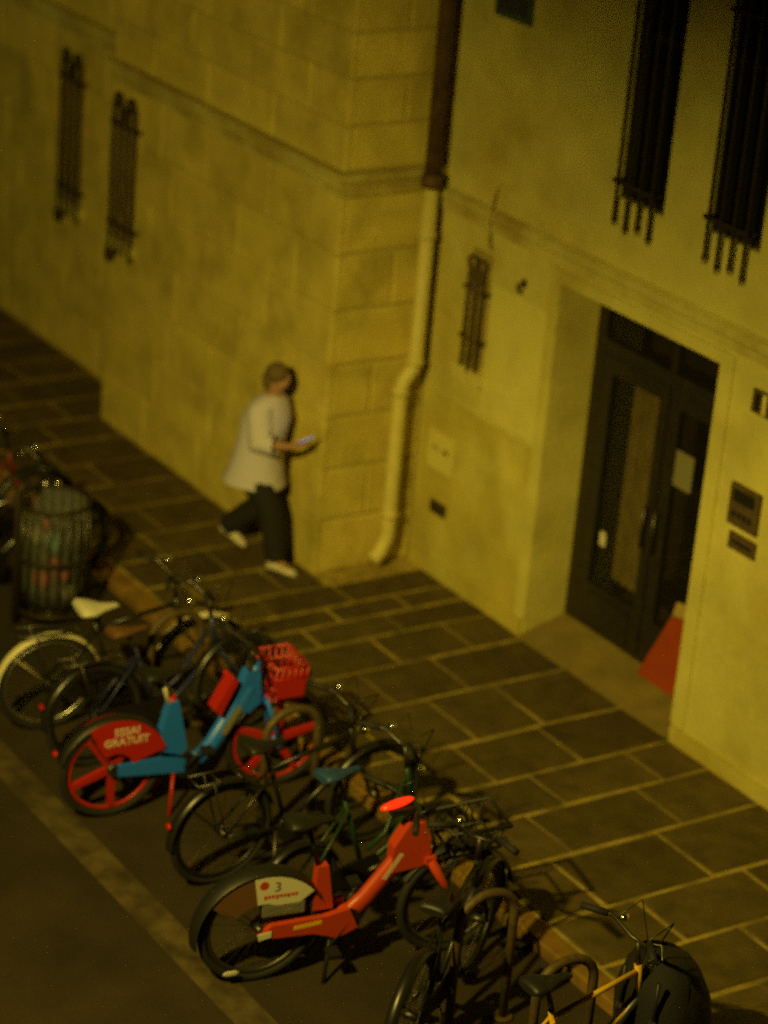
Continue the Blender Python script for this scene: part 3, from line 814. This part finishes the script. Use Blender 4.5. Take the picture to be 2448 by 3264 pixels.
# pannier and front bag rest on the bikes: things of their own
def oval_ring(cx_, cy_, z, rx, ry, n=22):
    return [(cx_+rx*math.cos(2*math.pi*k/n)*(1+R.uniform(-.04,.04)), cy_+ry*math.sin(2*math.pi*k/n)*(1+R.uniform(-.04,.04)), z) for k in range(n)]
def bag(name, loc, rz, dims, label, cat):
    t = thing(name, loc, label, cat, None, rz)
    w_, d_, h_ = dims
    b = MB(); rings = []
    for f, s, ox in ((0,.80,0),(.05,.98,0),(.3,1.08,.01),(.6,1.02,-.01),(.82,.86,-.03),(.95,.62,-.05),(1,.30,-.06)):
        rings.append([(ox+w_/2*s*max(-1,min(1,1.12*math.cos(q)))*(1+R.uniform(-.05,.05)), d_/2*s*max(-1,min(1,1.12*math.sin(q)))*(1+R.uniform(-.05,.05)), h_*f+.03*math.cos(q)*f) for q in [2*math.pi*k/22 for k in range(22)]])
    b.loft(rings); b.obj('bag_body', m_bag, t)
    b = MB(); b.loft([oval_ring(-.01,0,h_*.52,w_*.53,d_*.53), oval_ring(-.02,0,h_*.66,w_*.525,d_*.525), oval_ring(-.03,0,h_*.83,w_*.45,d_*.45), oval_ring(-.05,0,h_*.97,w_*.32,d_*.32)], caps=False); b.obj('flap', m_bag, t)
    for s in (-1,1):
        b = MB(); b.tube([(s*w_*.25,-d_/2*1.06,h_*.95),(s*w_*.25,-d_/2*1.10,h_*.45)], .012, 4); b.obj('strap', m_blackpl, t)
        b = MB(); b.box(s*w_*.25-.02,s*w_*.25+.02,-d_/2*1.14,-d_/2*1.09,h_*.5,h_*.56); b.obj('buckle', m_alu, t)
    return t
bag('front_bag', (-8.33, 7.72, ZR+.26), rad(12), (.44,.40,.56), 'large black bag on the front of the yellow framed bicycle', 'bag')

# ------------------------------------------------------------------ litter bin
bn = thing('litter_bin', (-14.72, 7.36, ZR), 'slatted litter bin with a clear bag of red and teal rubbish', 'litter bin')
rb = .25
for k in range(22):
    a = 2*math.pi*k/22
    ca, sa = math.cos(a), math.sin(a)
    b = MB(); b.tube([(rb*ca,rb*sa,.10),(rb*1.04*ca,rb*1.04*sa,.5),(rb*ca,rb*sa,.88)], .008, 5); b.obj('slat', m_steel, bn)
for zz, nm in ((.88,'rim'),(.10,'base_ring'),(.5,'hoop')):
    b = MB(); b.ring((0,0,zz), rb+(.01 if zz==.5 else 0), .015, 'z', 32, 6); b.obj(nm, m_iron, bn)
b = MB(); b.tube([(0,0,0),(0,0,.10)], [.14,.06], 14); b.obj('foot', m_iron, bn)
b = MB(); b.tube([(0,-rb-.02,0),(0,-rb-.02,1.0),(0,-rb+.06,1.06)], .028, 8); b.obj('post', m_iron, bn)
b = MB(); rings=[]
for zz, rr in ((.16,.12),(.14,.19),(.3,.225),(.55,.215),(.8,.23),(.89,.25)):
    rings.append([(rr*(1+R.uniform(-.05,.05))*math.cos(2*math.pi*k/20), rr*(1+R.uniform(-.05,.05))*math.sin(2*math.pi*k/20), zz) for k in range(20)])
b.loft(rings, caps=False); b.obj('bin_liner', m_film, bn)
rbm = [m_trash1, m_trash2, m_trash3, m_trash4]
RL = ['red packet lowest in the clear bin bag','red packet in the middle of the bin bag','teal packet high in the clear bin bag','pale paper near the top of the bin bag','dark rubbish beside the pale paper in the bin','dark rubbish at the bottom of the bin bag','pale paper at the bottom of the bin bag','dark rubbish at the back of the bin bag','small red packet topmost in the bin bag','pale paper topmost in the bin bag','small red packet in front of the teal packet']
items = [(.06,-.10,.34,.10,0),(.12,.02,.38,.09,0),(.1,-.04,.60,.09,1),(.02,-.12,.64,.08,2),(.13,.08,.62,.07,3),(.0,.0,.22,.14,3),(.08,.09,.2,.09,2),(-.05,.0,.45,.14,3),(.1,-.1,.76,.06,0),(.06,.06,.75,.07,2),(.14,-.05,.46,.07,0)]
for (a,bb_,zz,rr,mi) in items:
    b = MB(); b.ball((a,bb_,zz), rr, rr*.85, rr*.8, 8, 6)
    b.v = [(p[0]+R.uniform(-.02,.02), p[1]+R.uniform(-.02,.02), p[2]+R.uniform(-.02,.02)) for p in b.v]
    o = b.obj('crumpled_rubbish', rbm[mi]); tag(o, RL.pop(0), 'rubbish', 'rubbish in the litter bin')
    o.location = (-14.72, 7.36, ZR)

# ------------------------------------------------------------------ pedestrian
PX, PY = -14.90, 9.10
ps = thing('person', (PX, PY, 0), 'person in long white shirt and black trousers walking past the stone corner, phone in hand', 'person', rz=rad(28))
ps.scale = (.96,.96,.96)
def skin(verts, edges, radii, name, mtl, parent, root=0, sub=2):
    me = bpy.data.meshes.new(name); me.from_pydata(verts, edges, []); me.materials.append(mtl)
    o = bpy.data.objects.new(name, me); C.objects.link(o)
    md = o.modifiers.new('skin','SKIN'); md.use_smooth_shade = True
    for i, r_ in enumerate(radii):
        me.skin_vertices[0].data[i].radius = r_ if isinstance(r_, tuple) else (r_, r_)
        me.skin_vertices[0].data[i].use_root = (i == root)
    sd = o.modifiers.new('sub','SUBSURF'); sd.levels = sub; sd.render_levels = sub
    bpy.context.view_layer.update()
    me2 = bpy.data.meshes.new_from_object(o.evaluated_get(bpy.context.evaluated_depsgraph_get()))
    o.modifiers.clear(); o.data = me2; me2.name = name
    if not me2.materials: me2.materials.append(mtl)
    o.parent = parent
    return o
# local frame: +X walking direction, +Y left of the walker, Z up
V = []; E = []; RD = []
def J(p, r_, link=None):
    V.append(p); RD.append(r_)
    if link is not None: E.append((link, len(V)-1))
    return len(V)-1
pel = J((0,0,.86), (.125,.10))
sp1 = J((.02,0,1.02), (.12,.09), pel); sp2 = J((.05,0,1.20), (.14,.10), sp1); sp3 = J((.07,0,1.30), (.09,.08), sp2)
nk = J((.09,0,1.37), .048, sp3); hd0 = J((.115,0,1.44), (.062,.068), nk); hd1 = J((.13,0,1.52), (.078,.09), hd0); hd2 = J((.12,0,1.585), (.06,.07), hd1)
J((.215,0,1.495), .012, hd1)
hands = {}
for s, fwd in ((-1, 1), (1, 0)):
    sh = J((.06,s*.16,1.28), .055, sp3)
    if fwd:   # right arm (towards the viewer) reaches ahead with the phone
        el = J((.12,s*.21,1.04), .042, sh); wr = J((.34,s*.16,1.06), .026, el); pl = J((.40,s*.14,1.08), (.030,.016), wr); base = Vector((.43,s*.13,1.09)); d = Vector((.85,.1,.25)).normalized()
    else:
        el = J((-.06,s*.23,1.03), .042, sh); wr = J((.03,s*.235,.82), .026, el); pl = J((.05,s*.23,.75), (.030,.016), wr); base = Vector((.055,s*.228,.72)); d = Vector((.25,0,-1)).normalized()
    hands[s] = (base, d, wr)
    for k, L in enumerate((.068,.078,.074,.058)):
        off = Vector((0,(k-1.5)*.017*(1 if fwd else .4), 0)) if fwd else Vector(((k-1.5)*.017, 0, 0))
        k0 = J(tuple(base+off), .0095, pl); k1 = J(tuple(base+off+d*L*.5), .0085, k0); J(tuple(base+off+d*L*.8+Vector((.0,s*-.018,.018 if fwd else -.004))), .007, k1)
    th0 = J(tuple(base - d*.035 + Vector((0,.02 if fwd else 0,.018) if fwd else (.028,0,.0))), .010, pl); J(tuple(base + d*.005 + Vector((0,.02,.035) if fwd else (.036,-s*.01,-.01))), .008, th0)
feet = []
for s, (kx,kz,ax,az) in ((-1,(.19,.45,.26,.09)), (1,(.02,.46,-.30,.15))):
    hp = J((0,s*.085,.82), .085, pel); kn = J((kx,s*.09,kz), .056, hp); an = J((ax,s*.09,az), .036, kn); J((ax+.13,s*.095,az-.06 if az<.1 else .03), .03, an)
    feet.append((s,(0,s*.085,.82),(kx,s*.09,kz),(ax,s*.09,az)))
body = skin(V, E, RD, 'body', m_skin, ps, 0, 2)
# hair, face
b = MB(); b.ball((.105,0,1.545), .092,.088,.085, 16, 10); b.ball((.045,0,1.48), .055,.075,.085, 12, 8)
b.obj('hair', m_hair, ps)
b = MB()
for s in (-1,1): b.ball((.20,s*.032,1.525), .008,.012,.007, 8, 5)
b.obj('eyes', m_black, ps)
b = MB(); b.ball((.195,0,1.457), .010,.022,.006, 8, 5); b.obj('mouth', m_brown, ps)
def oval(cx_, cy_, z, rx, ry, n=18, jit=0):
    return [(cx_+rx*math.cos(2*math.pi*k/n)*(1+R.uniform(-jit,jit)), cy_+ry*math.sin(2*math.pi*k/n)*(1+R.uniform(-jit,jit)), z) for k in range(n)]
b = MB()
b.loft([oval(-.03,0,.64,.25,.23,18,.07), oval(-.02,0,.72,.225,.215,18,.05), oval(-.01,0,.86,.195,.20,18,.04), oval(.01,0,1.02,.18,.19,18,.03), oval(.045,0,1.2,.18,.21), oval(.06,0,1.29,.13,.20), oval(.07,0,1.345,.095,.14), oval(.085,0,1.375,.06,.062)], caps=False)
for s, fwd in ((-1,1),(1,0)):
    p0 = Vector((.06,s*.13,1.29)); p1 = Vector((.12,s*.21,1.04)) if fwd else Vector((-.06,s*.23,1.03))
    p2 = Vector((.24,s*.185,1.05)) if fwd else Vector((-.01,s*.235,.92))
    b.tube([p0,p0.lerp(p1,.3),p1,p2], [.10,.105,.095,.085], 12, False)
b.obj('shirt', m_shirt, ps)
b = MB()
for s, hp, kn, an in feet:
    hp, kn, an = Vector(hp), Vector(kn), Vector(an)
    b.tube([hp+Vector((0,0,.05)), hp+Vector((0,0,-.06)), hp.lerp(kn,.5), kn, kn.lerp(an,.5), an+Vector((0,0,.01))], [.088,.105,.108,.098,.09,.082], 14, False)
b.obj('trousers', m_trouser, ps)
for s, hp, kn, an in feet:
    b = MB(); ax, ay, az = an; z0 = .0 if az < .1 else .05
    pitch = 0 if az < .1 else .35
    rings = []
    for f, hw, hh in ((-.075,.026,.05),(-.05,.038,.085),(.02,.040,.09),(.09,.044,.062),(.15,.042,.045),(.185,.022,.028)):
        rings.append([(f, hw*math.cos(q), max(0,hh*.5+hh*.55*math.sin(q))) for q in [2*math.pi*k/12 for k in range(12)]])
    b.loft(rings); o = b.obj('shoe', m_shoe, ps); o.location = (ax, ay, z0 if az < .1 else .085); o.rotation_euler = (0, pitch, 0)
hp_ = Matrix.Rotation(rad(28),3,'Z') @ Vector((.455*.96,-.115*.96,0))
ph = thing('phone', (PX+hp_.x, PY+hp_.y, 1.125*.96), 'phone with lit bluish screen in the walking person\'s hand', 'phone')
ph.rotation_euler = (0, rad(-35), rad(28))
MB().box(-.07,.07,-.035,.035,-.004,.004).obj('case', m_blackpl, ph); MB().box(-.065,.065,-.031,.031,.004,.0055).obj('screen', m_screen, ph)

# ------------------------------------------------------------------ street lamp just outside the view
BLOCKER_Z = 6.275  # lower edge of the added light blocker
sl = thing('street_lamp', (-6.98, .70, ZR), 'tall street lamp lighting the pavement and the walls', 'street lamp')
b = MB(); b.tube([(0,0,0),(0,0,.8),(0,0,6.2),(-.1,.15,6.55),(-.35,.42,6.68),(-.55,.62,6.68)], [.11,.09,.055,.045,.04,.04], 12); b.obj('pole', m_lampbody, sl)
b = MB(); b.ball((-.62,.70,6.68), .41,.41,.10, 20, 8); b.obj('lantern', m_lampbody, sl)
b = MB(); b.tube([(-.62,.70,6.57),(-.62,.70,6.55)], .14, 16); b.obj('lens', m_lens, sl)
b = MB(); n = 24
va = [(-.62+.40*math.cos(rad(55+80*k/n)), .70+.40*math.sin(rad(55+80*k/n))) for k in range(n+1)]
vb = [(-.62+.406*math.cos(rad(55+80*k/n)), .70+.406*math.sin(rad(55+80*k/n))) for k in range(n+1)]
b.prism(va + vb[::-1], BLOCKER_Z-ZR, 6.66, 'z'); b.obj('light_blocker', m_lampbody, sl)  # unseen plate added under the lantern to darken the upper right wall
la = bpy.data.lights.new('lamp_light', 'AREA'); la.shape = 'DISK'; la.size = .24
la.energy = 580; la.spread = rad(120); la.color = LAMP_COL
lo = bpy.data.objects.new('lamp_light', la); C.objects.link(lo)
lo.location = (-7.60, 1.40, 6.44)
aim = Vector((-13.2, 10.0, 1.2)) - Vector(lo.location)
lo.rotation_euler = aim.to_track_quat('-Z', 'Y').to_euler()
